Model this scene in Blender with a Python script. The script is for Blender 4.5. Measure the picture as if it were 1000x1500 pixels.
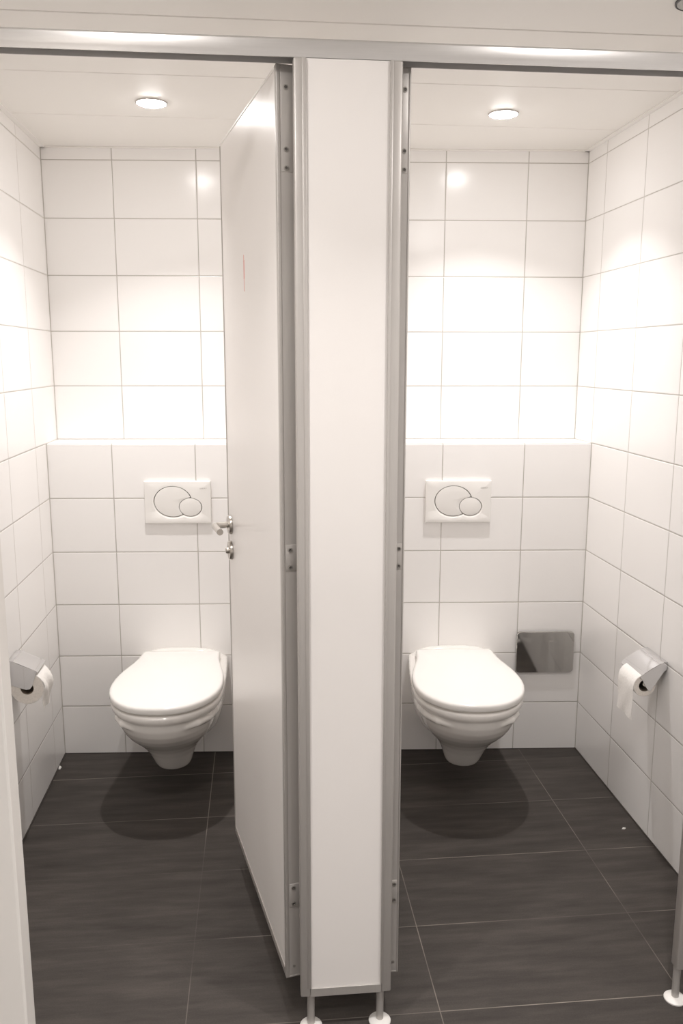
import bpy, bmesh, math
from mathutils import Matrix, Vector, Euler
C = bpy.context.scene.collection
sc = bpy.context.scene
for o in list(bpy.data.objects): bpy.data.objects.remove(o)
PI = math.pi

# ------------------------------------------------------------------ camera, world, exposure
CAM_LOC = (0.76151, -3.03836, 1.49719)
RX, RY, RZ = -0.18104626, -0.00139168, -0.09708367        # pitch, roll, yaw
cd = bpy.data.cameras.new('camera'); cam = bpy.data.objects.new('camera', cd); C.objects.link(cam)
Rm = Matrix.Rotation(RZ, 3, 'Z') @ Matrix.Rotation(RX, 3, 'X') @ Matrix.Rotation(RY, 3, 'Y')
right, fwd, up = Rm.col[0], Rm.col[1], Rm.col[2]
M = Matrix((right, up, -fwd)).transposed().to_4x4(); M.translation = Vector(CAM_LOC)
cam.matrix_world = M
cd.sensor_fit = 'VERTICAL'; cd.sensor_height = 36.0; cd.sensor_width = 24.0
cd.lens = 1235.9 / 1500.0 * 36.0
cd.clip_start = 0.02
sc.camera = cam
w = bpy.data.worlds.new('world'); sc.world = w; w.use_nodes = True
w.node_tree.nodes['Background'].inputs[0].default_value = (0.9, 0.86, 0.8, 1)
w.node_tree.nodes['Background'].inputs[1].default_value = 0.02
sc.view_settings.view_transform = 'Standard'; sc.view_settings.look = 'None'
sc.view_settings.gamma = 1.0; sc.view_settings.use_curve_mapping = False
sc.view_settings.exposure = 0.0
LAMP_COL = (1.0, 0.962, 0.943)
LAMP_CUBICLE = 95.0        # glow of the two diffusers in the cubicles
LAMP_ROOM = 245.0            # glow of the diffusers in the wash room in front
BEAM_CUBICLE = 5.4         # beam of the cubicle lamps, watts
BEAM_ROOM = 4.2            # beam of the wash room lamps, watts
LAMP_FILL_REAR = 40.0  # glow of the unseen fill lamps added behind the camera side
BEAM_FILL_REAR = 7.2  # beam of the added rear fill lamps, watts
BEAM_SPREAD = math.radians(107)
sc.cycles.max_bounces = 14; sc.cycles.diffuse_bounces = 9; sc.cycles.glossy_bounces = 6
sc.cycles.caustics_reflective = False; sc.cycles.caustics_refractive = False
sc.cycles.sample_clamp_indirect = 6.0

# ------------------------------------------------------------------ materials
def nm(name):
    m = bpy.data.materials.new(name); m.use_nodes = True
    return m, m.node_tree, m.node_tree.nodes['Principled BSDF']
def simple(name, col, rough=0.4, metal=0.0, noise=0.0, nscale=20.0, bump=0.0, stretch=(1, 1, 1), coat=0.0):
    m, t, b = nm(name)
    b.inputs['Base Color'].default_value = (*col, 1); b.inputs['Roughness'].default_value = rough
    b.inputs['Metallic'].default_value = metal
    if coat: b.inputs['Coat Weight'].default_value = coat; b.inputs['Coat Roughness'].default_value = 0.05
    tc = t.nodes.new('ShaderNodeTexCoord'); mp = t.nodes.new('ShaderNodeMapping')
    mp.inputs['Scale'].default_value = stretch
    n = t.nodes.new('ShaderNodeTexNoise'); n.inputs['Scale'].default_value = nscale; n.inputs['Detail'].default_value = 4
    t.links.new(tc.outputs['Object'], mp.inputs['Vector']); t.links.new(mp.outputs['Vector'], n.inputs['Vector'])
    if noise:
        mx = t.nodes.new('ShaderNodeMixRGB'); mx.blend_type = 'MULTIPLY'
        mx.inputs['Color1'].default_value = (*col, 1)
        rp = t.nodes.new('ShaderNodeValToRGB')
        rp.color_ramp.elements[0].position = 0.3; rp.color_ramp.elements[1].position = 0.7
        rp.color_ramp.elements[0].color = (1 - noise,) * 3 + (1,); rp.color_ramp.elements[1].color = (1, 1, 1, 1)
        t.links.new(n.outputs['Fac'], rp.inputs['Fac']); t.links.new(rp.outputs['Color'], mx.inputs['Color2'])
        mx.inputs['Fac'].default_value = 1; t.links.new(mx.outputs['Color'], b.inputs['Base Color'])
    if bump:
        bp = t.nodes.new('ShaderNodeBump'); bp.inputs['Strength'].default_value = bump; bp.inputs['Distance'].default_value = 0.002
        t.links.new(n.outputs['Fac'], bp.inputs['Height']); t.links.new(bp.outputs['Normal'], b.inputs['Normal'])
    return m

TILE = (0.905, 0.892, 0.880); GROUT = (0.50, 0.475, 0.44)
def tile_material(name, axis, s0, z0, bw=0.2995, rh=0.2, grout=0.0017, tile=TILE, groutcol=GROUT, rough=0.2, faint_vertical=False):
    """glazed wall tiles in a straight grid; axis is the wall's local horizontal axis, s0 / z0 one joint"""
    m, t, b = nm(name); L = t.links; N = t.nodes
    tc = N.new('ShaderNodeTexCoord'); sp = N.new('ShaderNodeSeparateXYZ'); L.new(tc.outputs['Object'], sp.inputs[0])
    cb = N.new('ShaderNodeCombineXYZ')
    a1 = N.new('ShaderNodeMath'); a1.operation = 'SUBTRACT'; a1.inputs[1].default_value = s0 - 20 * bw; L.new(sp.outputs[axis], a1.inputs[0])
    a2 = N.new('ShaderNodeMath'); a2.operation = 'SUBTRACT'; a2.inputs[1].default_value = z0 - 20 * rh; L.new(sp.outputs['Z'], a2.inputs[0])
    L.new(a1.outputs[0], cb.inputs[0]); L.new(a2.outputs[0], cb.inputs[1])
    def brick(size, smooth):
        br = N.new('ShaderNodeTexBrick'); br.offset = 0; br.squash = 1
        br.inputs['Scale'].default_value = 1; br.inputs['Brick Width'].default_value = bw; br.inputs['Row Height'].default_value = rh
        br.inputs['Mortar Size'].default_value = size; br.inputs['Mortar Smooth'].default_value = smooth; br.inputs['Bias'].default_value = 0
        br.inputs['Color1'].default_value = (*[c * 0.985 for c in tile], 1); br.inputs['Color2'].default_value = (*tile, 1)
        br.inputs['Mortar'].default_value = (*groutcol, 1)
        L.new(cb.outputs[0], br.inputs['Vector']); return br
    br = brick(grout, 0.15)
    L.new(br.outputs['Color'], b.inputs['Base Color'])
    mr = N.new('ShaderNodeMapRange'); mr.inputs['To Min'].default_value = rough; mr.inputs['To Max'].default_value = 0.8
    L.new(br.outputs['Fac'], mr.inputs['Value']); L.new(mr.outputs[0], b.inputs['Roughness'])
    edge = brick(0.0042, 1.0)                                   # pillowed tile edges
    nz = N.new('ShaderNodeTexNoise'); nz.inputs['Scale'].default_value = 4.0; nz.inputs['Detail'].default_value = 2
    L.new(tc.outputs['Object'], nz.inputs['Vector'])
    inv = N.new('ShaderNodeMath'); inv.operation = 'MULTIPLY_ADD'; inv.inputs[1].default_value = -1.0
    ns = N.new('ShaderNodeMath'); ns.operation = 'MULTIPLY'; ns.inputs[1].default_value = 0.22; L.new(nz.outputs['Fac'], ns.inputs[0])
    L.new(edge.outputs['Fac'], inv.inputs[0]); L.new(ns.outputs[0], inv.inputs[2])
    bp = N.new('ShaderNodeBump'); bp.inputs['Strength'].default_value = 0.6; bp.inputs['Distance'].default_value = 0.0016
    L.new(inv.outputs[0], bp.inputs['Height']); L.new(bp.outputs['Normal'], b.inputs['Normal'])
    b.inputs['Specular IOR Level'].default_value = 0.5
    return m

def floor_material():
    m, t, b = nm('anthracite_floor_tiles'); L = t.links; N = t.nodes
    tc = N.new('ShaderNodeTexCoord'); mp = N.new('ShaderNodeMapping')
    mp.inputs['Location'].default_value = (-0.5725 + 0.5862 * 20, 0.1415 + 0.3011 * 20, 0)
    L.new(tc.outputs['Object'], mp.inputs['Vector'])
    br = N.new('ShaderNodeTexBrick'); br.offset = 0; br.squash = 1
    for k, v in (('Scale', 1), ('Brick Width', 0.5862), ('Row Height', 0.3011), ('Mortar Size', 0.0013), ('Mortar Smooth', 0.2), ('Bias', 0)):
        br.inputs[k].default_value = v
    br.inputs['Color1'].default_value = (0.92, 0.92, 0.92, 1); br.inputs['Color2'].default_value = (1.06, 1.06, 1.06, 1)
    br.inputs['Mortar'].default_value = (1, 1, 1, 1)
    L.new(mp.outputs[0], br.inputs['Vector'])
    # long streaks running across the tiles
    st = N.new('ShaderNodeMapping'); st.inputs['Scale'].default_value = (1.6, 11, 1); L.new(tc.outputs['Object'], st.inputs['Vector'])
    n1 = N.new('ShaderNodeTexNoise'); n1.inputs['Scale'].default_value = 2.2; n1.inputs['Detail'].default_value = 7; n1.inputs['Roughness'].default_value = 0.62
    L.new(st.outputs[0], n1.inputs['Vector'])
    n2 = N.new('ShaderNodeTexNoise'); n2.inputs['Scale'].default_value = 260; n2.inputs['Detail'].default_value = 3
    L.new(tc.outputs['Object'], n2.inputs['Vector'])
    ad = N.new('ShaderNodeMath'); ad.operation = 'MULTIPLY_ADD'; ad.inputs[1].default_value = 0.25
    L.new(n2.outputs['Fac'], ad.inputs[0]); L.new(n1.outputs['Fac'], ad.inputs[2])
    rp = N.new('ShaderNodeValToRGB'); e = rp.color_ramp.elements
    e[0].position = 0.42; e[0].color = (0.040, 0.0345, 0.031, 1); e[1].position = 0.90; e[1].color = (0.084, 0.073, 0.065, 1)
    mid = rp.color_ramp.elements.new(0.62); mid.color = (0.055, 0.048, 0.043, 1)
    L.new(ad.outputs[0], rp.inputs['Fac'])
    mu = N.new('ShaderNodeMixRGB'); mu.blend_type = 'MULTIPLY'; mu.inputs['Fac'].default_value = 1
    L.new(rp.outputs['Color'], mu.inputs['Color1']); L.new(br.outputs['Color'], mu.inputs['Color2'])
    # worn joints: part of the joint is dirty
    n3 = N.new('ShaderNodeTexNoise'); n3.inputs['Scale'].default_value = 2.6; L.new(tc.outputs['Object'], n3.inputs['Vector'])
    gr = N.new('ShaderNodeValToRGB'); gr.color_ramp.elements[0].position = 0.40; gr.color_ramp.elements[0].color = (0.085, 0.075, 0.066, 1)
    gr.color_ramp.elements[1].position = 0.60; gr.color_ramp.elements[1].color = (0.235, 0.21, 0.18, 1); L.new(n3.outputs['Fac'], gr.inputs['Fac'])
    # joints in the walked part of the left cubicle are filled with dirt
    dv = N.new('ShaderNodeVectorMath'); dv.operation = 'DISTANCE'; dv.inputs[1].default_value = (0.27, -0.92, 0.0); L.new(tc.outputs['Object'], dv.inputs[0])
    dm = N.new('ShaderNodeMapRange'); dm.inputs['From Min'].default_value = 0.36; dm.inputs['From Max'].default_value = 0.52; dm.inputs['To Min'].default_value = 0.10; dm.inputs['To Max'].default_value = 1.0
    L.new(dv.outputs['Value'], dm.inputs['Value'])
    fm = N.new('ShaderNodeMath'); fm.operation = 'MULTIPLY'; L.new(br.outputs['Fac'], fm.inputs[0]); L.new(dm.outputs[0], fm.inputs[1])
    mx = N.new('ShaderNodeMixRGB'); L.new(fm.outputs[0], mx.inputs['Fac']); L.new(mu.outputs[0], mx.inputs['Color1']); L.new(gr.outputs['Color'], mx.inputs['Color2'])
    L.new(mx.outputs[0], b.inputs['Base Color'])
    b.inputs['Roughness'].default_value = 0.55; b.inputs['Specular IOR Level'].default_value = 0.18
    bp = N.new('ShaderNodeBump'); bp.inputs['Strength'].default_value = 0.25; bp.inputs['Distance'].default_value = 0.001
    L.new(ad.outputs[0], bp.inputs['Height']); L.new(bp.outputs['Normal'], b.inputs['Normal'])
    return m

def leaf_material():
    """white laminate with one thin red scratch at a fixed place on the outer face (local x along the leaf, z up)"""
    m, t, b = nm('white_laminate_with_red_scratch'); L = t.links; N = t.nodes
    tc = N.new('ShaderNodeTexCoord'); sp = N.new('ShaderNodeSeparateXYZ'); L.new(tc.outputs['Object'], sp.inputs[0])
    def absd(sock, c, h):
        s = N.new('ShaderNodeMath'); s.operation = 'SUBTRACT'; s.inputs[1].default_value = c; L.new(sock, s.inputs[0])
        a = N.new('ShaderNodeMath'); a.operation = 'ABSOLUTE'; L.new(s.outputs[0], a.inputs[0])
        l = N.new('ShaderNodeMath'); l.operation = 'LESS_THAN'; l.inputs[1].default_value = h; L.new(a.outputs[0], l.inputs[0]); return l
    def mul(a, c):
        k = N.new('ShaderNodeMath'); k.operation = 'MULTIPLY'; L.new(a.outputs[0], k.inputs[0]); L.new(c.outputs[0], k.inputs[1]); return k
    wide = mul(absd(sp.outputs['X'], 0.345, 0.0060), absd(sp.outputs['Z'], 1.698, 0.021))
    thin = mul(absd(sp.outputs['X'], 0.346, 0.0034), absd(sp.outputs['Z'], 1.690, 0.041))
    mxm = N.new('ShaderNodeMath'); mxm.operation = 'MAXIMUM'; L.new(wide.outputs[0], mxm.inputs[0]); L.new(thin.outputs[0], mxm.inputs[1])
    fa = N.new('ShaderNodeMath'); fa.operation = 'MULTIPLY'; fa.inputs[1].default_value = 0.9; L.new(mxm.outputs[0], fa.inputs[0])
    mx = N.new('ShaderNodeMixRGB'); mx.inputs['Color1'].default_value = (*WHITE, 1); mx.inputs['Color2'].default_value = (0.72, 0.20, 0.14, 1)
    L.new(fa.outputs[0], mx.inputs['Fac']); L.new(mx.outputs[0], b.inputs['Base Color']); b.inputs['Roughness'].default_value = 0.3
    nz = N.new('ShaderNodeTexNoise'); nz.inputs['Scale'].default_value = 900; L.new(tc.outputs['Object'], nz.inputs['Vector'])
    bp = N.new('ShaderNodeBump'); bp.inputs['Strength'].default_value = 0.06; bp.inputs['Distance'].default_value = 0.001
    L.new(nz.outputs['Fac'], bp.inputs['Height']); L.new(bp.outputs['Normal'], b.inputs['Normal'])
    return m

WHITE = (0.84, 0.81, 0.785)
MT = {}
MT['laminate'] = simple('white_laminate', WHITE, 0.32, bump=0.06, nscale=900)
MT['leaf'] = leaf_material()
MT['paint'] = simple('white_ceiling_panel', (0.87, 0.85, 0.815), 0.45, bump=0.03, nscale=60)
MT['trim'] = simple('white_ceiling_trim', (0.87, 0.85, 0.82), 0.4, bump=0.02)
MT['shadowgap'] = simple('dark_ceiling_void', (0.30, 0.28, 0.25), 0.8, noise=0.2)
MT['alu'] = simple('brushed_anodised_aluminium', (0.545, 0.52, 0.495), 0.42, 0.45, noise=0.04, nscale=60, stretch=(6, 6, 0.25))
MT['rail'] = simple('brushed_aluminium_rail', (0.62, 0.605, 0.59), 0.36, 0.6, noise=0.05, nscale=60, stretch=(0.25, 6, 6))
MT['aludark'] = simple('aluminium_hinge_channel', (0.41, 0.385, 0.36), 0.5, 0.35, noise=0.08, nscale=50, stretch=(5, 5, 0.3))
MT['steel'] = simple('satin_stainless_steel', (0.55, 0.52, 0.48), 0.28, 1.0, noise=0.05, nscale=80)
MT['chrome'] = simple('polished_chrome', (0.80, 0.80, 0.81), 0.06, 1.0, bump=0.015, nscale=8)
MT['mirror'] = simple('polished_stainless_plate', (0.60, 0.59, 0.57), 0.05, 1.0, bump=0.006, nscale=5)
MT['screw'] = simple('zinc_screw', (0.42, 0.40, 0.37), 0.35, 0.7, noise=0.2, nscale=300)
MT['recess'] = simple('dark_screw_recess', (0.13, 0.12, 0.11), 0.6, noise=0.2)
MT['ceramic'] = simple('white_glazed_ceramic', (0.83, 0.81, 0.78), 0.08, bump=0.01, nscale=6, coat=0.3)
MT['lid'] = simple('white_seat_plastic', (0.88, 0.865, 0.84), 0.16, bump=0.005, nscale=6)
MT['plate'] = simple('white_flush_plate_plastic', (0.86, 0.845, 0.82), 0.22, bump=0.01, nscale=30)
MT['gap'] = simple('dark_gap', (0.10, 0.09, 0.08), 0.7, noise=0.2)
MT['print'] = simple('grey_print', (0.42, 0.40, 0.38), 0.5, noise=0.1)
MT['paper'] = simple('white_tissue_paper', (0.86, 0.84, 0.81), 0.95, noise=0.05, nscale=120, bump=0.35)
MT['papercut'] = simple('cut_paper_edge', (0.78, 0.735, 0.68), 0.95, noise=0.12, nscale=220, bump=0.4)
MT['card'] = simple('cardboard_core', (0.20, 0.16, 0.12), 0.85, noise=0.2, nscale=90)
MT['whiteplastic'] = simple('white_foot_plastic', (0.80, 0.78, 0.75), 0.4, noise=0.06, nscale=90)
MT['silicone'] = simple('dark_silicone_joint', (0.05, 0.043, 0.037), 0.6, noise=0.25, nscale=25)
MT['cornergrout'] = simple('grey_corner_joint', (0.52, 0.50, 0.46), 0.7, noise=0.1, nscale=25)
MT['darkrim'] = simple('dark_fitting_rim', (0.03, 0.028, 0.026), 0.4, noise=0.1)
MT['lens'] = simple('grey_fitting_lens', (0.30, 0.30, 0.27), 0.15, noise=0.1)
MT['doorpaint'] = simple('white_lacquered_door', (0.80, 0.775, 0.74), 0.25, bump=0.02, nscale=12)
def emit(name, col, s):
    m, t, b = nm(name)
    nz = t.nodes.new('ShaderNodeTexNoise'); nz.inputs['Scale'].default_value = 8
    b.inputs['Base Color'].default_value = (0.9, 0.9, 0.9, 1); b.inputs['Emission Color'].default_value = (*col, 1); b.inputs['Emission Strength'].default_value = s
    return m
MT['lamp'] = emit('lit_diffuser', LAMP_COL, LAMP_CUBICLE)
MT['lampfill'] = emit('fill_diffuser_rear', LAMP_COL, LAMP_FILL_REAR)
MT['lamproom'] = emit('lit_diffuser_wash_room', LAMP_COL, LAMP_ROOM)

# ------------------------------------------------------------------ mesh helpers
def mesh_obj(name, bm, mats, parent=None, smooth=None, loc=None, rot=None):
    bmesh.ops.recalc_face_normals(bm, faces=bm.faces[:])
    me = bpy.data.meshes.new(name); bm.to_mesh(me); bm.free()
    for m in (mats if isinstance(mats, (list, tuple)) else [mats]): me.materials.append(m)
    if smooth is not None:
        me.shade_smooth()
        if smooth < 179: me.set_sharp_from_angle(angle=math.radians(smooth))
    o = bpy.data.objects.new(name, me); C.objects.link(o)
    if parent: o.parent = parent
    if loc: o.location = loc
    if rot: o.rotation_euler = rot
    return o
def structure(o): o['kind'] = 'structure'; return o
def tag(o, label, cat, group=None):
    o['label'] = label; o['category'] = cat
    if group: o['group'] = group
    return o
def thing(name, label, cat, loc=(0, 0, 0), rz=0.0, group=None):
    o = bpy.data.objects.new(name, None); C.objects.link(o); o.empty_display_size = 0.05
    o.location = loc; o.rotation_euler = (0, 0, rz)
    return tag(o, label, cat, group)
def dup(root, loc, rz, label):
    r = root.copy(); C.objects.link(r); r.location = loc; r.rotation_euler = (0, 0, rz); r['label'] = label
    for ch in list(root.children):
        c = ch.copy(); C.objects.link(c); c.parent = r
        for g in list(ch.children):
            d = g.copy(); C.objects.link(d); d.parent = c
    return r
def box(bm, x0, x1, y0, y1, z0, z1, bev=0.0, seg=2, mi=0, mat=None):
    vs = [bm.verts.new((x, y, z)) for x in (x0, x1) for y in (y0, y1) for z in (z0, z1)]
    idx = [(0, 1, 3, 2), (4, 6, 7, 5), (0, 4, 5, 1), (2, 3, 7, 6), (0, 2, 6, 4), (1, 5, 7, 3)]
    fs = [bm.faces.new([vs[i] for i in q]) for q in idx]
    for f in fs: f.material_index = mi
    if bev:
        ed = list({e for f in fs for e in f.edges})
        r = bmesh.ops.bevel(bm, geom=ed, offset=bev, segments=seg, affect='EDGES', profile=0.5)
        for f in r['faces']: f.material_index = mi
def ring_loft(bm, rings, cap0=True, cap1=True, closed=True, mi=0):
    vr = [[bm.verts.new(p) for p in r] for r in rings]
    n = len(rings[0])
    for a, b in zip(vr, vr[1:]):
        for i in range(n if closed else n - 1):
            f = bm.faces.new((a[i], a[(i + 1) % n], b[(i + 1) % n], b[i])); f.material_index = mi
    if cap0: bm.faces.new(vr[0][::-1]).material_index = mi
    if cap1: bm.faces.new(vr[-1]).material_index = mi
    return vr
def lathe(bm, prof, c=(0, 0, 0), seg=40, axis='Z', cap0=True, cap1=True, mi=0):
    rings = []
    for r, h in prof:
        ring = []
        for k in range(seg):
            a = 2 * PI * k / seg; u, v = r * math.cos(a), r * math.sin(a)
            p = {'Z': (u, v, h), 'Y': (u, h, v), 'X': (h, u, v)}[axis]
            ring.append((p[0] + c[0], p[1] + c[1], p[2] + c[2]))
        rings.append(ring)
    return ring_loft(bm, rings, cap0, cap1, True, mi)
def tube(bm, pts, r, seg=20):
    """round bar along a polyline"""
    pts = [Vector(p) for p in pts]; rings = []
    for i, p in enumerate(pts):
        d = (pts[min(i + 1, len(pts) - 1)] - pts[max(i - 1, 0)]).normalized()
        u = d.cross(Vector((0, 0, 1)))
        if u.length < 1e-3: u = d.cross(Vector((1, 0, 0)))
        u.normalize(); v = d.cross(u).normalized()
        rings.append([tuple(p + r * (math.cos(2 * PI * k / seg) * u + math.sin(2 * PI * k / seg) * v)) for k in range(seg)])
    ring_loft(bm, rings)

# ------------------------------------------------------------------ the room
SK = -0.07079; TH = math.atan(SK)                # the back wall stands 4 degrees off square
XR = 1.9673; H = 2.235; ZS = -0.0085             # right wall, ceiling height, offset of the tile rows
LEDGE = 1.1915; DEP = 0.1693
def back(a, n=0.0, z=0.0):
    """point: a along the back wall, n out of it"""
    return Vector((a * math.cos(TH) + n * math.sin(TH), -SK + a * math.sin(TH) - n * math.cos(TH), z))

bm = bmesh.new(); box(bm, -0.7, 2.3, -3.9, 0.6, -0.12, 0.0)
structure(mesh_obj('floor', bm, floor_material()))
# ceiling: long panels with thin open joints between them
bm = bmesh.new()
joints = [-3.83, -3.42, -3.015, -2.61, -2.205, -1.80, -1.395, -0.990, -0.590, -0.183, 0.5]
for y0, y1 in zip(joints, joints[1:]):
    g = 0.0022 if y0 == -0.990 or y1 == -0.990 else 0.0012
    box(bm, -0.7, 2.3, y0 + g, y1 - g, H, H + 0.016, 0.0015, 1)
box(bm, -0.7, 2.3, -3.9, 0.6, H + 0.02, H + 0.06, mi=1)
structure(mesh_obj('ceiling', bm, [MT['paint'], MT['shadowgap']]))

co = math.cos(TH)
t_low = tile_material('wall_tiles_lower_back', 'X', 0.2315 / co, ZS, 0.2982 / co)
t_up = tile_material('wall_tiles_upper_back', 'X', 0.2392 / co, ZS, 0.2996 / co)
t_top = simple('glazed_ledge_tiles', TILE, 0.2, bump=0.01, nscale=6)
bm = bmesh.new(); box(bm, -0.15, 2.15, 0, DEP + 0.02, 0, LEDGE)
bm.faces.ensure_lookup_table()
for f in bm.faces:
    f.normal_update()
    if f.normal.z > 0.9: f.material_index = 1
ed = [e for e in bm.edges if all(abs(v.co.z - LEDGE) < 1e-5 and abs(v.co.y) < 1e-5 for v in e.verts)]
bmesh.ops.bevel(bm, geom=ed, offset=0.004, segments=3, affect='EDGES')
structure(mesh_obj('wall_back_ledge', bm, [t_low, t_top], loc=(0, -SK, 0), rot=(0, 0, TH)))
bm = bmesh.new(); box(bm, -0.15, 2.15, DEP, DEP + 0.1, LEDGE - 0.1, 2.4)
structure(mesh_obj('wall_back', bm, t_up, loc=(0, -SK, 0), rot=(0, 0, TH)))
# thin joints lying on the ledge top, one per tile
bm = bmesh.new()
for a in (-0.067, 0.2315, 0.5297, 0.828, 1.126, 1.4236, 1.7213):
    box(bm, a / co - 0.0013, a / co + 0.0013, 0.004, DEP, LEDGE, LEDGE + 0.0004)
structure(mesh_obj('trim_1', bm, MT['cornergrout'], loc=(0, -SK, 0), rot=(0, 0, TH)))
t_right = tile_material('wall_tiles_right', 'Y', -0.0646, ZS, 0.3125, grout=0.0015)
t_left = tile_material('wall_tiles_left', 'Y', -0.0750, ZS, 0.3190, grout=0.0015)
bm = bmesh.new(); box(bm, XR, XR + 0.1, -3.75, 0.5, 0, 2.4); structure(mesh_obj('wall_right', bm, t_right))
bm = bmesh.new(); box(bm, -0.08, 0.0, -1.50, 0.5, 0, 2.4); structure(mesh_obj('wall_left', bm, t_left))
bm = bmesh.new(); box(bm, -0.55, -0.08, -1.50, -1.42, 0, 2.4); structure(mesh_obj('wall_return', bm, t_right))
bm = bmesh.new(); box(bm, -0.55, -0.45, -3.75, -1.50, 0, 2.4); structure(mesh_obj('wall_entrance', bm, t_left))
bm = bmesh.new(); box(bm, -0.55, XR + 0.1, -3.75, -3.65, 0, 2.4); structure(mesh_obj('wall_front', bm, t_up))
bm = bmesh.new(); box(bm, 0.945, 0.985, -1.343, 0.01, 0.12, 2.03, 0.002, 2); structure(mesh_obj('wall_divider', bm, MT['laminate']))
# grey joints in the corners
def bead(bm, p, q, w):
    d = (Vector(q) - Vector(p)); x = Vector((1, 0, 0)) if abs(d.normalized().x) < 0.9 else Vector((0, 1, 0))
    u = d.normalized().cross(x).normalized() * w; v = d.normalized().cross(u).normalized() * w
    ring_loft(bm, [[tuple(Vector(c) + s * u + t * v) for s, t in ((1, 1), (-1, 1), (-1, -1), (1, -1))] for c in (p, q)])
bm = bmesh.new()
aL = 0.0; aR = XR / co
def corner(x, n, z0, z1): 
    y = SK * (x - 1) + n / co
    bead(bm, (x, y, z0), (x, y, z1), 0.0021)
corner(0, 0, 0, LEDGE); corner(0, DEP, LEDGE, H); corner(XR, 0, 0, LEDGE); corner(XR, DEP, LEDGE, H)
y0, y1 = SK * (0 - 1) + DEP / co, SK * (XR - 1) + DEP / co
bead(bm, (0, y0, LEDGE), (XR, y1, LEDGE), 0.0014)
structure(mesh_obj('trim_2', bm, MT['cornergrout']))
# dark joint between wall tiles and floor
for nme, p, q in (('baseboard_left', (0, SK * -1, 0.0), (0, -1.5, 0.0)), ('baseboard_right', (XR, SK * (XR - 1), 0), (XR, -3.6, 0)),
                  ('baseboard_back', (0, -SK, 0), (XR, SK * (XR - 1), 0))):
    bm = bmesh.new(); bead(bm, p, q, 0.0035 if nme != 'baseboard_back' else 0.002); structure(mesh_obj(nme, bm, MT['silicone']))
# white edge profile where the ceiling meets the tiles
for nme, p0, p1, sx in (('trim_3', (0.0, -1.5), (0.0, 0.26), 1), ('trim_4', (XR, -3.6), (XR, 0.14), -1)):
    bm = bmesh.new(); x = p0[0]
    box(bm, min(x, x + sx * 0.019), max(x, x + sx * 0.019), p0[1], p1[1], H - 0.004, H, 0.001, 1)
    structure(mesh_obj(nme, bm, MT['trim']))
bm = bmesh.new(); box(bm, -0.02, 2.02, DEP - 0.012, DEP, H - 0.004, H, 0.001, 1)
structure(mesh_obj('trim_5', bm, MT['trim'], loc=(0, -SK, 0), rot=(0, 0, TH)))
# open entrance door, its free edge showing at the left margin
d1 = bpy.data.objects.new('door_1', None); C.objects.link(d1); d1.location = (-0.45, -2.0, 0); structure(d1)
bm = bmesh.new(); box(bm, 0.012, 0.897, -0.038, 0.0, 0.012, 2.06, 0.003, 2); mesh_obj('leaf', bm, MT['doorpaint'], d1)
for z in (0.25, 1.03, 1.82):
    bm = bmesh.new(); lathe(bm, [(0.008, z - 0.05), (0.008, z + 0.05)], (0.006, -0.02, 0), 16); mesh_obj('hinge', bm, MT['steel'], d1, 40)
bm = bmesh.new(); box(bm, 0.0, 0.022, -0.95, 0.02, 2.075, 2.12); box(bm, 0.0, 0.022, -0.95, -0.895, 0, 2.075)
mesh_obj('door_frame', bm, MT['doorpaint'], d1)

# ------------------------------------------------------------------ ceiling lamps
def lamp(x, y, label, mat, watts=0, first=None):
    if first: return dup(first, (x, y, H), 0, label)
    t = thing('ceiling_downlight', label, 'lamp', (x, y, H), 0, 'round recessed ceiling lamps')
    bm = bmesh.new(); lathe(bm, [(0.042, -0.001), (0.0425, -0.0035), (0.0445, -0.0042), (0.0458, -0.003), (0.0465, 0.0)], seg=48, cap0=False, cap1=False)
    mesh_obj('trim_ring', bm, MT['alu'], t, 40)
    bm = bmesh.new(); lathe(bm, [(0.0425, -0.0015), (0.0415, -0.0045), (0.036, -0.0068), (0.025, -0.0080), (0.010, -0.0086)], seg=48, cap0=False, cap1=True)
    mesh_obj('diffuser', bm, mat, t, 60)
    ld = bpy.data.lights.new('lamp_beam', 'AREA'); ld.shape = 'DISK'; ld.size = 0.04; ld.energy = watts; ld.color = LAMP_COL; ld.spread = BEAM_SPREAD
    lo = bpy.data.objects.new('lamp_beam', ld); C.objects.link(lo); lo.parent = t; lo.location = (0, 0, -0.0092)
    return t
lamp(0.461, -0.338, 'lit round lamp in the ceiling of the left cubicle, by the open door', MT['lamp'], BEAM_CUBICLE)
lamp(1.523, -0.331, 'lit round lamp in the ceiling of the right cubicle', MT['lamp'], BEAM_CUBICLE)
l3 = lamp(0.49, -1.87, 'lit round lamp in the wash room ceiling before the left cubicle', MT['lamproom'], BEAM_ROOM)
lamp(1.47, -1.87, 'lit round lamp in the wash room ceiling before the right cubicle', None, 0, l3)
l5 = lamp(0.49, -2.95, 'added unseen fill lamp in the wash room ceiling furthest back on the left', MT['lampfill'], BEAM_FILL_REAR)  # unseen rear pair, added to brighten the entrance door leaf and front panel
lamp(1.47, -2.95, 'added unseen fill lamp in the wash room ceiling furthest back on the right', None, 0, l5)
t = thing('ceiling_fitting', 'small grey round ceiling fitting with dark rim at top right corner', 'fixture', (1.697, -1.186, H))  # flat round fitting, its function left open
bm = bmesh.new(); lathe(bm, [(0.0505, 0), (0.0505, -0.0035), (0.048, -0.0045), (0.0465, -0.0035)], seg=40, cap0=False, cap1=False); mesh_obj('rim', bm, MT['darkrim'], t, 40)
bm = bmesh.new(); lathe(bm, [(0.047, -0.001), (0.046, -0.0038), (0.030, -0.0062), (0.012, -0.0070)], seg=40, cap0=True, cap1=True); mesh_obj('lens', bm, MT['lens'], t, 50)

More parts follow.
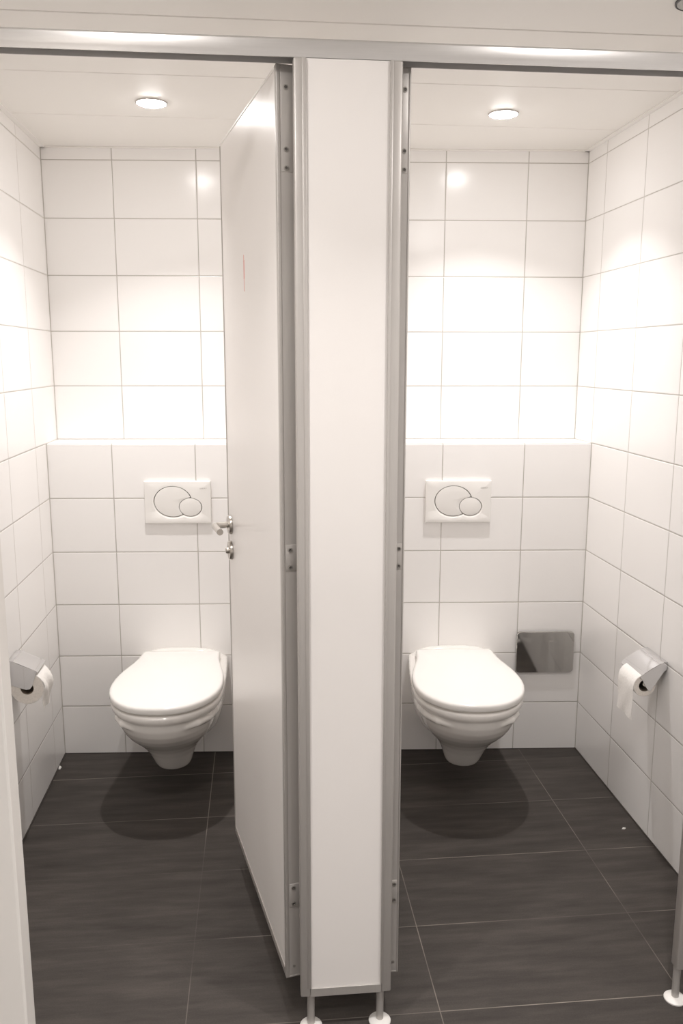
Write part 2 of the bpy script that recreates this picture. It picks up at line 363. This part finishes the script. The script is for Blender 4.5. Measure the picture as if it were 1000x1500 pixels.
# ------------------------------------------------------------------ partition: top rail, front panels
bm = bmesh.new()
prof = [(-1.375, 2.049), (-1.3735, 2.046), (-1.3710, 2.0375), (-1.3690, 2.0375), (-1.3690, 2.0640), (-1.3355, 2.0640), (-1.3355, 2.0375), (-1.3335, 2.0375), (-1.3335, 2.0705), (-1.368, 2.0705), (-1.372, 2.0695), (-1.3745, 2.066)]
ring_loft(bm, [[(x, y, z) for y, z in prof] for x in (0.0, XR)])
tag(mesh_obj('partition_rail', bm, MT['rail'], None, 30), 'long horizontal aluminium rail above both cubicle doors', 'rail')

def front_panel(name, label, x0, x1, z0, z1, feet, left=True, right_=True):
    yf, yb = -1.375, -1.345
    t = thing(name, label, 'panel', ((x0 + x1) / 2, -1.36, 0), 0, None)
    cx, cy = (x0 + x1) / 2, -1.36
    fw = 0.0225
    xi0 = x0 + (fw if left else 0); xi1 = x1 - (fw if right_ else 0)
    bm = bmesh.new(); box(bm, xi0 - 0.004 - cx, xi1 + 0.004 - cx, yf + 0.004 - cy, yb - 0.004 - cy, z0 + 0.018, z1 - 0.001)
    mesh_obj('panel_board', bm, MT['laminate'], t)
    def stile(xa, xb, out):
        bm = bmesh.new()
        box(bm, xa - cx, xb - cx, yf - cy, yb - cy, z0, z1, 0.004, 3)
        # shallow lip on the inner side
        if out < 0: box(bm, xb - 0.0065 - cx, xb + 0.0015 - cx, yf - 0.0012 - cy, yf + 0.006 - cy, z0 + 0.021, z1 - 0.001, 0.001, 2)
        else: box(bm, xa - 0.0015 - cx, xa + 0.0045 - cx, yf - 0.0012 - cy, yf + 0.006 - cy, z0 + 0.021, z1 - 0.001, 0.001, 2)
        mesh_obj('frame_stile', bm, MT['alu'], t, 35)
    if left: stile(x0, xi0, -1)
    if right_: stile(xi1, x1, 1)
    bm = bmesh.new(); box(bm, xi0 - cx, xi1 - cx, yf - cy + 0.0005, yb - cy, z0, z0 + 0.0205, 0.0004, 1)
    mesh_obj('bottom_rail', bm, MT['alu'], t, 35)
    for fx in feet:
        bm = bmesh.new(); lathe(bm, [(0.0085, 0.004), (0.0085, z0 + 0.002)], (fx - cx, 0.0, 0), 24); leg = mesh_obj('foot_post', bm, MT['alu'], t, 40)
        bm = bmesh.new(); lathe(bm, [(0.025, 0.0), (0.0252, 0.003), (0.023, 0.0055), (0.012, 0.0085), (0.0087, 0.0088)], (fx - cx, 0.0, 0), 36)
        mesh_obj('floor_flange', bm, MT['whiteplastic'], leg, 40)
    return t
front_panel('front_panel', 'tall narrow white panel in aluminium frame standing between the two cubicles', 0.8335, 1.0375, 0.0865, 2.0375, (0.857, 1.0145))
front_panel('front_panel', 'front panel at the right margin, only its grey edge and foot showing', 1.7125, 1.9655, 0.0865, 2.0375, (1.7215, 1.935))

# ------------------------------------------------------------------ cubicle doors
def cubicle_door(label, loc, ang, side, fittings):
    """local x runs along the leaf from the hinge, the outer face is y = 0 and faces +y * side"""
    t = thing('cubicle_door', label, 'door', (loc[0], loc[1], 0.0), ang, 'cubicle doors')
    z0, z1, W, T = 0.108, 2.036, 0.634, 0.040
    lip, yscr = (0.0072, 0.0178) if fittings else (0.0034, 0.0105)
    Y = lambda a, b: (min(side * a, side * b), max(side * a, side * b))
    b0, b1 = Y(-0.0005, -T + 0.0005)
    bm = bmesh.new(); box(bm, 0.006, W - 0.005, b0, b1, z0 + 0.018, z1 - 0.004, 0.0006, 1)
    mesh_obj('leaf', bm, MT['leaf'] if fittings else MT['laminate'], t)
    a0, a1 = Y(0.0012, -T - 0.0012)
    bm = bmesh.new()                                            # hinge edge channel: two lips and a recessed web
    p0, p1 = Y(0.0012, -lip); box(bm, -0.0035, 0.009, p0, p1, z0, z1, 0.002, 3)
    p0, p1 = Y(-T + 0.0045, -T - 0.0012); box(bm, -0.004, 0.009, p0, p1, z0, z1, 0.002, 2)
    p0, p1 = Y(-lip + 0.002, -T + 0.003); box(bm, -0.0024, 0.008, p0, p1, z0 + 0.001, z1 - 0.001)
    st = mesh_obj('hinge_stile', bm, MT['alu'], t, 35)
    bm = bmesh.new(); box(bm, 0.009, W, a0, a1, z0, z0 + 0.0185, 0.001, 1)
    mesh_obj('bottom_rail', bm, MT['aludark'], t, 35)
    bm = bmesh.new(); box(bm, 0.009, W, a0, a1, z1 - 0.0045, z1, 0.001, 1)
    mesh_obj('top_edge', bm, MT['trim'], t, 35)
    bm = bmesh.new(); box(bm, W - 0.005, W, a0, a1, z0 + 0.0185, z1 - 0.0045, 0.001, 1)
    mesh_obj('lock_edge', bm, MT['alu'], t, 35)
    # hinge plates with their screws, in the recess
    q0, q1 = Y(-lip - 0.0008, -0.0345)
    ym = side * -yscr
    for za, zb, screws in ((1.846, 2.034, (1.997, 1.887, 1.853)), (1.060, 1.116, (1.105, 1.068)), (0.283, 0.341, (0.331, 0.292))):
        bm = bmesh.new(); box(bm, -0.0036, 0.003, q0, q1, za, zb, 0.001, 2)
        hp = mesh_obj('hinge_plate', bm, MT['alu'], t, 35)
        for zs in screws:
            bm = bmesh.new(); lathe(bm, [(0.0052, -0.0034), (0.0050, -0.0048), (0.0030, -0.0050)], (0, ym, zs), 20, 'X', True, False)
            lathe(bm, [(0.0030, -0.0050), (0.0022, -0.0038)], (0, ym, zs), 20, 'X', False, True, 1)
            mesh_obj('screw', bm, [MT['screw'], MT['recess']], hp, 40)
    bm = bmesh.new(); lathe(bm, [(0.0036, -0.002), (0.0034, -0.0034), (0.0016, -0.0036)], (0, ym, 0.134), 18, 'X')
    mesh_obj('screw', bm, MT['screw'], t, 40)
    # end caps of the channel
    for za, zb in ((z0 - 0.0015, z0 + 0.003), (z1 - 0.008, z1 + 0.0012)):
        bm = bmesh.new(); box(bm, -0.003, 0.009, a0, a1, za, zb, 0.001, 1); mesh_obj('end_cap', bm, MT['aludark'], t, 35)
    if fittings:
        s, zh = 0.592, 1.047
        bm = bmesh.new(); lathe(bm, [(0.0260, 0.0), (0.0260, 0.0065), (0.0245, 0.0085), (0.010, 0.0088)], (s, 0, zh), 40, 'Y'); ro = mesh_obj('handle_rosette', bm, MT['steel'], t, 40)
        bm = bmesh.new()
        pts = [(s, 0.006, zh), (s, 0.036, zh)] + [(s - 0.010 * (1 - math.cos(k * PI / 12)), 0.036 + 0.010 * math.sin(k * PI / 12), zh) for k in range(1, 7)] + [(s - 0.095, 0.046, zh)]
        tube(bm, pts, 0.0085, 24); mesh_obj('lever_handle', bm, MT['steel'], t, 40)
        zl = 0.975
        bm = bmesh.new(); lathe(bm, [(0.0260, 0.0), (0.0260, 0.0065), (0.0245, 0.0085), (0.008, 0.0088)], (s, 0, zl), 40, 'Y'); lr = mesh_obj('lock_rosette', bm, MT['steel'], t, 40)
        bm = bmesh.new(); lathe(bm, [(0.0085, 0.008), (0.0085, 0.014), (0.0065, 0.0165)], (s, 0, zl), 24, 'Y'); mesh_obj('lock_indicator', bm, MT['steel'], lr, 40)
    return t
angL = math.atan2(0.978, -0.207)
cubicle_door('white cubicle door standing open into the left cubicle, steel lever handle and red scratch', (0.803, -1.333), angL, 1, True)
cubicle_door('white door of the right cubicle seen edge on behind the narrow panel', (1.0575, -1.337), PI / 2, -1, False)

# ------------------------------------------------------------------ toilets
def outline(n0, nf, wb, wm, nm_, z, N=64, back_r=0.0, pw=2.0):
    """closed outline (x, -n, z): straight-ish sides from the wall to the widest point nm_, round front; wb = half width at the wall"""
    pts = []
    K = N // 4
    for k in range(K):                                         # right side, wall to widest
        u = k / K; n = n0 + (nm_ - n0) * u
        pts.append((wb + (wm - wb) * math.sin(u * PI / 2), n))
    for k in range(2 * K + 1):                                 # front arc
        a = PI / 2 - k * PI / (2 * K)
        c, s_ = math.cos(a), math.sin(a)
        x = wm * (abs(s_) ** (2 / pw)) * (1 if s_ >= 0 else -1); n = nm_ + (nf - nm_) * (abs(c) ** (2 / pw))
        pts.append((x, n))
    for k in range(1, K + 1):
        u = 1 - k / K; n = n0 + (nm_ - n0) * u
        pts.append((-(wb + (wm - wb) * math.sin(u * PI / 2)), n))
    return [(x, -n, z) for x, n in pts]
def remeshed(name, bm, mat, parent, vox, it=6):
    o = mesh_obj('tmp', bm, mat)
    r = o.modifiers.new('r', 'REMESH'); r.mode = 'VOXEL'; r.voxel_size = vox
    s = o.modifiers.new('s', 'SMOOTH'); s.iterations = it; s.factor = 0.5
    dg = bpy.context.evaluated_depsgraph_get(); dg.update()
    me = bpy.data.meshes.new_from_object(o.evaluated_get(dg)); me.name = name
    bpy.data.objects.remove(o)
    me.shade_smooth(); me.materials.clear(); me.materials.append(mat)
    k = bpy.data.objects.new(name, me); C.objects.link(k); k.parent = parent
    return k
def make_toilet(label, loc):
    t = thing('wall_hung_toilet', label, 'toilet', loc, TH, 'wall hung toilets')
    bm = bmesh.new()
    # rim slab: full width to the wall
    R = [(0.391, 0.000, 0.562, 0.164, 0.182, 0.345), (0.387, 0.0, 0.566, 0.165, 0.1855, 0.345), (0.375, 0.0, 0.566, 0.166, 0.1855, 0.345),
         (0.364, 0.0, 0.561, 0.168, 0.182, 0.345), (0.356, 0.0, 0.548, 0.165, 0.174, 0.345), (0.346, 0.0, 0.53, 0.16, 0.165, 0.33)]
    ring_loft(bm, [outline(n0, nf, wb, wm, nmm, z) for z, n0, nf, wb, wm, nmm in R])
    # round bowl; the front runs smoothly up into the rim
    B = [(0.375, 0.16, 0.560, 0.12, 0.168, 0.345), (0.355, 0.16, 0.556, 0.12, 0.168, 0.345), (0.332, 0.15, 0.551, 0.12, 0.166, 0.345), (0.308, 0.15, 0.540, 0.118, 0.160, 0.343), (0.285, 0.16, 0.522, 0.112, 0.152, 0.340), (0.262, 0.17, 0.497, 0.105, 0.141, 0.335),
         (0.240, 0.18, 0.468, 0.095, 0.127, 0.328), (0.218, 0.18, 0.438, 0.085, 0.110, 0.318), (0.195, 0.18, 0.412, 0.075, 0.094, 0.307),
         (0.165, 0.18, 0.385, 0.064, 0.080, 0.295), (0.135, 0.19, 0.362, 0.058, 0.070, 0.285), (0.115, 0.19, 0.347, 0.054, 0.064, 0.278),
         (0.099, 0.20, 0.333, 0.048, 0.057, 0.272)]
    ring_loft(bm, [outline(n0, nf, wb, wm, nmm, z) for z, n0, nf, wb, wm, nmm in B])
    # soft ridges along both flanks, fading out towards the front
    for sx in (-1, 1):
        pts = [(0.168, 0.20, 0.300), (0.1735, 0.28, 0.316), (0.1735, 0.36, 0.330), (0.160, 0.44, 0.338), (0.131, 0.500, 0.341), (0.088, 0.528, 0.338)]
        rad = [0.009, 0.0105, 0.0105, 0.0095, 0.0075, 0.0045]
        rings = []
        for (x, n, z), rr in zip(pts, rad):
            rings.append([(sx * (x - 0.010 + rr * math.cos(2 * PI * k / 12)), -n, z + rr * 1.3 * math.sin(2 * PI * k / 12)) for k in range(12)])
        ring_loft(bm, rings)
    # rear housing against the wall: sections parallel to the wall
    def sect(n, wt, wb_, zb, zt=0.36):
        pts = []
        for k in range(25):
            a = PI * k / 24
            c = math.cos(a); sg = 1 if c > 0 else -1
            v = math.sin(a) ** 0.75                              # 0 at the top, 1 at the bottom
            pts.append((sg * (wt * abs(c) ** 0.55), -n, zt - (zt - zb) * v))
        return pts
    ring_loft(bm, [sect(0.0, 0.160, 0.1, 0.105), sect(0.05, 0.160, 0.1, 0.105), sect(0.105, 0.158, 0.09, 0.112), sect(0.140, 0.154, 0.08, 0.130), sect(0.165, 0.146, 0.06, 0.165), sect(0.18, 0.13, 0.06, 0.22)])
    # arched deck behind the lid
    def deck(n, hgt, w_=0.165):
        top = [(w_ * (1 - 2 * k / 20), -n, 0.389 + hgt * (1 - abs(1 - 2 * k / 20) ** 3.5)) for k in range(21)]
        return top + [(-w_, -n, 0.37), (w_, -n, 0.37)]
    ring_loft(bm, [deck(0.0, 0.036, 0.164), deck(0.012, 0.0365, 0.163), deck(0.024, 0.034, 0.158), deck(0.034, 0.020, 0.150)])
    body = remeshed('bowl', bm, MT['ceramic'], t, 0.004, 9)
    # seat ring under the lid
    LID = [(0.030, 0.137), (0.040, 0.1425), (0.075, 0.144), (0.11, 0.147), (0.15, 0.1545), (0.19, 0.1640), (0.23, 0.1735), (0.27, 0.1810), (0.31, 0.185), (0.35, 0.186), (0.39, 0.183), (0.43, 0.174),
           (0.465, 0.160), (0.495, 0.141), (0.52, 0.118), (0.54, 0.092), (0.553, 0.063), (0.5595, 0.033), (0.561, 0.0)]
    def lid_ring(inset, z, dn=0.0):
        right_ = LID
        cx_, cn = 0.0, 0.32
        pts = [(w_, n) for n, w_ in right_] + [(-w_, n) for n, w_ in right_[::-1][1:]]
        out = []
        for i, (x, n) in enumerate(pts):
            p, q = pts[i - 1], pts[(i + 1) % len(pts)]
            tx, tn = q[0] - p[0], q[1] - p[1]; l = math.hypot(tx, tn) or 1
            out.append((x - inset * tn / l, -(n + inset * tx / l) - dn, z))
        return out
    def scaled(r, k, z, c=(0, -0.30)):
        return [(c[0] + (x - c[0]) * k, c[1] + (y - c[1]) * k, z) for x, y, _ in r]
    base = lid_ring(0.0, 0)
    bm = bmesh.new()
    ring_loft(bm, [scaled(base, 0.93, 0.388), scaled(base, 0.935, 0.390), scaled(base, 0.935, 0.3965), scaled(base, 0.93, 0.3985)])
    mesh_obj('seat', bm, MT['lid'], t, 50)
    bm = bmesh.new()
    ring_loft(bm, [scaled(base, 0.945, 0.3990), scaled(base, 0.994, 0.3990), scaled(base, 1.0, 0.4015), scaled(base, 1.0, 0.4135), scaled(base, 0.994, 0.4180), scaled(base, 0.978, 0.4212),
                   scaled(base, 0.94, 0.4228), scaled(base, 0.7, 0.4248), scaled(base, 0.35, 0.4258), scaled(base, 0.06, 0.426)])
    mesh_obj('lid', bm, MT['lid'], t, 60)
    # hinge bar at the back
    for s in (-1, 1):
        bm = bmesh.new(); lathe(bm, [(0.009, s * 0.062), (0.011, s * 0.064), (0.011, s * 0.098), (0.009, s * 0.100)], (0, -0.026, 0.404), 20, 'X')
        mesh_obj('seat_hinge', bm, MT['lid'], t, 40)
    return t
tl = make_toilet('white wall hung toilet with closed lid in the left cubicle', back(0.4655))
dup(tl, back(1.4800), TH, 'white wall hung toilet with closed lid in the right cubicle')

# ------------------------------------------------------------------ flush plates
def ell(cx_, cz_, rx, rz, a): return cx_ + rx * math.cos(a), cz_ + rz * math.sin(a)
def make_flush(label, loc):
    t = thing('flush_plate', label, 'flush plate', loc, TH, 'flush plates')
    W2, H2, TK = 0.120, 0.078, 0.0135
    BX, BZ, BRX, BRZ = -0.018, 0.003, 0.0668, 0.0560              # big button
    SX, SZ, SRX, SRZ = 0.0452, -0.0175, 0.0402, 0.0332            # small button
    ox, oz = 0.022, -0.010                                        # a point inside both
    N = 160
    def ray_ell(cx_, cz_, rx, rz, a, px=ox, pz=oz):
        dx, dz = math.cos(a), math.sin(a); ex, ez = (px - cx_), (pz - cz_)
        A = (dx / rx) ** 2 + (dz / rz) ** 2; B = 2 * (ex * dx / rx ** 2 + ez * dz / rz ** 2); Cc = (ex / rx) ** 2 + (ez / rz) ** 2 - 1
        D = B * B - 4 * A * Cc
        return None if D < 0 else ((-B + math.sqrt(D)) / (2 * A), (-B - math.sqrt(D)) / (2 * A))
    def hole(grow, drop):
        r = []
        for k in range(N):
            a = 2 * PI * k / N
            d = max(ray_ell(BX, BZ - drop, BRX + grow, BRZ + grow, a)[0], ray_ell(SX, SZ - drop, SRX + grow, SRZ + grow, a)[0])
            r.append((ox + d * math.cos(a), oz + d * math.sin(a)))
        return r
    def rect(ins):
        r = []; hw, hh, rad = W2 - ins, H2 - ins, 0.005
        for k in range(N):
            a = 2 * PI * k / N; dx, dz = math.cos(a), math.sin(a)
            d = 1e9
            if dx > 1e-9: d = min(d, (hw - ox) / dx)
            if dx < -1e-9: d = min(d, (-hw - ox) / dx)
            if dz > 1e-9: d = min(d, (hh - oz) / dz)
            if dz < -1e-9: d = min(d, (-hh - oz) / dz)
            r.append([ox + d * dx, oz + d * dz])
        for sx in (-1, 1):                                        # snap one sample to each corner
            for sz in (-1, 1):
                j = min(range(N), key=lambda i: (r[i][0] - sx * hw) ** 2 + (r[i][1] - sz * hh) ** 2); r[j] = [sx * hw, sz * hh]
        return r
    bm = bmesh.new()
    P = lambda ring, y: [(x, -y, z) for x, z in ring]
    ring_loft(bm, [P(rect(0.003), 0.0), P(rect(0.0), 0.004), P(rect(0.0), TK - 0.003), P(rect(0.0012), TK - 0.0006), P(rect(0.003), TK),
                   P(hole(0.0044, 0.0030), TK), P(hole(0.0039, 0.0025), TK - 0.0005), P(hole(0.0017, 0.0002), TK - 0.0046), P(hole(0.0015, 0.0), TK - 0.0072)], True, False)
    mesh_obj('plate', bm, MT['plate'], t, 32)
    bm = bmesh.new(); ring_loft(bm, [P(hole(0.0016, 0.0), TK - 0.0072), P(hole(0.0003, 0.0), TK - 0.0070)], False, True)
    mesh_obj('button_gap', bm, MT['gap'], t)
    def button(name, fn, cx_, cz_):
        o0 = [fn(2 * PI * k / 96) for k in range(96)]
        def sc_(k): return [(cx_ + (x - cx_) * k, cz_ + (z - cz_) * k) for x, z in o0]
        tilt = lambda ring, y: [(x, -(y + 0.016 * (z - cz_)), z) for x, z in ring]
        bm = bmesh.new()
        ring_loft(bm, [P(sc_(0.992), TK - 0.0069), tilt(sc_(0.994), TK - 0.0028), tilt(sc_(0.975), TK - 0.0010), tilt(sc_(0.85), TK - 0.0004), tilt(sc_(0.5), TK + 0.0005), tilt(sc_(0.1), TK + 0.0007)])
        mesh_obj(name, bm, MT['plate'], t, 40)
    def big(a):
        # the big ellipse, bitten by the small one (seen from a point inside the big one only)
        px, pz = BX - 0.02, BZ
        d = ray_ell(BX, BZ, BRX, BRZ, a, px, pz)[0]
        h = ray_ell(SX, SZ, SRX + 0.0011, SRZ + 0.0011, a, px, pz)
        if h and h[1] > 0: d = min(d, h[1])
        return px + d * math.cos(a), pz + d * math.sin(a)
    button('large_flush_button', big, BX - 0.02, BZ)
    button('small_flush_button', lambda a: ell(SX, SZ, SRX, SRZ, a), SX, SZ)
    # tiny maker's lettering at the upper right
    cu = bpy.data.curves.new('lettering', 'FONT'); cu.body = 'GEBERIT'; cu.size = 0.0062; cu.extrude = 0.0002; cu.align_x = 'CENTER'; cu.space_character = 1.15
    ob = bpy.data.objects.new('tmp', cu); C.objects.link(ob)
    dg = bpy.context.evaluated_depsgraph_get(); dg.update(); me = bpy.data.meshes.new_from_object(ob.evaluated_get(dg)); bpy.data.objects.remove(ob)
    me.materials.clear(); me.materials.append(MT['print'])
    k = bpy.data.objects.new('lettering', me); C.objects.link(k); k.parent = t
    k.location = (0.0935, -TK - 0.0002, 0.0495); k.rotation_euler = (PI / 2, 0, 0)
    return t
f1 = make_flush('white flush plate with two oval buttons above the left toilet', back(0.4645, 0, 0.9785))
dup(f1, back(1.4870, 0, 0.9780), TH, 'white flush plate with two oval buttons above the right toilet')

# ------------------------------------------------------------------ polished cover plate
def rrect(w2, h2, r, n=8):
    pts = []
    for cx_, cz_, a0 in ((w2 - r, h2 - r, 0), (-w2 + r, h2 - r, PI / 2), (-w2 + r, -h2 + r, PI), (w2 - r, -h2 + r, 1.5 * PI)):
        for k in range(n + 1):
            a = a0 + k * PI / 2 / n; pts.append((cx_ + r * math.cos(a), cz_ + r * math.sin(a)))
    return pts
bm = bmesh.new()
PP = lambda i, y: [(x, -y, z) for x, z in rrect(0.1105 - i, 0.082 - i, 0.017 - i)]
ring_loft(bm, [PP(0.001, 0), PP(0, 0.003), PP(0, 0.008), PP(0.0008, 0.0105), PP(0.0025, 0.012)])
o = mesh_obj('cover_plate', bm, MT['mirror'], None, 30); o.location = back(1.8335, 0, 0.3965); o.rotation_euler = (0, 0, TH)
tag(o, 'mirror polished steel plate with rounded corners on the wall beside the right toilet', 'cover plate')

# ------------------------------------------------------------------ paper holders and rolls
def holder(label, x, yf, yn, sx, prof_top, flap, axis, group='toilet paper holders'):
    """x wall plane, sx +1 when the room lies towards +x; yf / yn far and near end; prof_top = hood section (dx, z)"""
    yc = (yf + yn) / 2
    t = thing('paper_holder', label, 'toilet paper holder', (x, yc, 0.5), 0, group)
    def pt(dx, y, z): return (sx * dx, y - yc, z - 0.5)
    bm = bmesh.new(); th = 0.0016
    up_ = prof_top; lo = [(dx - 0.0004, z - th) for dx, z in prof_top[::-1]]
    ring_loft(bm, [[pt(dx, y, z) for dx, z in up_ + lo] for y in (yf, yn)])
    mesh_obj('hood', bm, MT['chrome'], t, 35)
    bm = bmesh.new()
    ring_loft(bm, [[pt(dx, y, z) for dx, z in flap] for y in (yn, yn + 0.002)])
    mesh_obj('side_cheek', bm, MT['chrome'], t, 35)
    bm = bmesh.new(); box(bm, min(sx * 0.0, sx * 0.004), max(sx * 0.0, sx * 0.004), yf + 0.004 - yc if False else min(yf, yn) + 0.004 - yc, max(yf, yn) - 0.004 - yc, flap[-1][1] - 0.5 - 0.002, prof_top[0][1] - 0.5 - 0.003, 0.001, 1)
    mesh_obj('wall_plate', bm, MT['chrome'], t, 35)
    bm = bmesh.new(); tube(bm, [pt(axis[0], yn + 0.001, axis[1]), pt(axis[0], yf - 0.012, axis[1])], 0.0075, 20)
    mesh_obj('spindle', bm, MT['steel'], t, 40)
    return t
def roll(label, x, sx, axis, y0, y1, r, core, sheet):
    t = thing('toilet_roll', label, 'toilet roll', (x + sx * axis[0], (y0 + y1) / 2, axis[1]), 0, 'toilet rolls')
    h = (y1 - y0) / 2
    bm = bmesh.new()
    N = 48
    def ring(rr, y): return [(rr * math.cos(2 * PI * k / N), y, rr * math.sin(2 * PI * k / N)) for k in range(N)]
    vr = ring_loft(bm, [ring(core, -h), ring(r - 0.0015, -h), ring(r, -h + 0.0015), ring(r, h - 0.0015), ring(r - 0.0015, h), ring(core, h)], False, False)
    for f in bm.faces:
        f.normal_update()
        if abs(f.normal.y) > 0.9: f.material_index = 1
    mesh_obj('paper', bm, [MT['paper'], MT['papercut']], t, 40)
    bm = bmesh.new(); ring_loft(bm, [ring(core, -h + 0.001), ring(core, h - 0.001), ring(core - 0.0014, h - 0.001), ring(core - 0.0014, -h + 0.001), ring(core, -h + 0.001)], False, False)
    mesh_obj('core', bm, MT['card'], t, 40)
    # loose end: strip (angle or offsets) hanging on the room side
    bm = bmesh.new(); rings = []
    for dx, dz, wob in sheet:
        row = []
        for k in range(13):
            v = k / 12; yy = -h + 2 * h * v
            row.append((sx * (dx + wob * math.sin(v * 9.0 + dz * 60) ), yy, dz + wob * 0.6 * math.cos(v * 7 + dz * 40)))
        back_ = [(p[0] - sx * 0.0006, p[1], p[2]) for p in row[::-1]]
        rings.append(row + back_)
    ring_loft(bm, rings)
    mesh_obj('loose_sheet', bm, MT['paper'], t, 60)
    return t
# left
hoodL = [(0.0, 0.603), (0.010, 0.6025), (0.018, 0.6005), (0.030, 0.5945), (0.055, 0.5825), (0.076, 0.5725), (0.0835, 0.5680), (0.0855, 0.5640)]
flapL = [(0.001, 0.602), (0.012, 0.601), (0.030, 0.594), (0.083, 0.567), (0.0775, 0.550), (0.068, 0.521), (0.060, 0.512), (0.050, 0.5105), (0.004, 0.527)]
holder('chrome hooded paper holder on the left tiled wall holding a full roll', 0.0, -0.453, -0.553, 1, hoodL, flapL, (0.052, 0.5195))
roll('thick toilet roll with a crumpled loose end on the left wall', 0.0, 1, (0.0525, 0.514), -0.5515, -0.4575, 0.0495, 0.0195,
     [(0.030, 0.0402, 0.0), (0.040, 0.0300, 0.0006), (0.0475, 0.018, 0.0016), (0.0515, 0.004, 0.0026), (0.0520, -0.012, 0.0036), (0.0490, -0.028, 0.0044), (0.0455, -0.044, 0.0050), (0.0440, -0.060, 0.0040), (0.0430, -0.074, 0.0030)])
# right
hoodR = [(0.0, 0.602), (0.010, 0.6015), (0.018, 0.5995), (0.030, 0.5935), (0.048, 0.5830), (0.066, 0.5715), (0.077, 0.5630), (0.0815, 0.5570), (0.083, 0.5510)]
flapR = [(0.001, 0.601), (0.012, 0.600), (0.030, 0.593), (0.050, 0.581), (0.068, 0.569), (0.081, 0.556), (0.0715, 0.541), (0.0640, 0.526), (0.056, 0.515), (0.048, 0.512), (0.010, 0.572), (0.002, 0.578)]
holder('chrome hooded paper holder on the right tiled wall with a thin roll', XR, -0.606, -0.741, -1, hoodR, flapR, (0.066, 0.5345))
roll('nearly used up toilet roll with a sheet hanging straight down on the right wall', XR, -1, (0.0665, 0.529), -0.739, -0.634, 0.0345, 0.0185,
     [(0.012, 0.0328, 0.0), (0.024, 0.0255, 0.0), (0.0325, 0.0130, 0.0), (0.0357, 0.000, 0.0002), (0.0362, -0.020, 0.0006), (0.0358, -0.045, 0.0010), (0.0352, -0.070, 0.0014), (0.0348, -0.090, 0.0016), (0.0345, -0.108, 0.0018)])

# ------------------------------------------------------------------ small litter
bm = bmesh.new(); ring_loft(bm, [[(-0.007, -0.002, 0.0), (0.002, -0.004, 0.0), (0.009, 0.002, 0.0), (-0.001, 0.004, 0.0)], [(-0.006, -0.002, 0.0015), (0.002, -0.003, 0.004), (0.007, 0.002, 0.0025), (-0.001, 0.003, 0.003)]])
o = mesh_obj('paper_scrap', bm, MT['paper']); o.location = (1.912, -0.640, 0.0005); tag(o, 'tiny white paper scrap on the dark floor beside the right wall', 'scrap')
bm = bmesh.new(); ring_loft(bm, [[(-0.003, -0.010, 0.0), (0.003, -0.009, 0.0), (0.004, 0.009, 0.0), (-0.003, 0.011, 0.0)], [(-0.003, -0.008, 0.006), (0.001, -0.007, 0.004), (0.002, 0.007, 0.004), (-0.003, 0.009, 0.007)]])
o = mesh_obj('grout_chip', bm, MT['paper']); o.location = (0.0075, -0.050, 0.0004); tag(o, 'small white chip of grout on the floor at the foot of the left wall', 'chip')
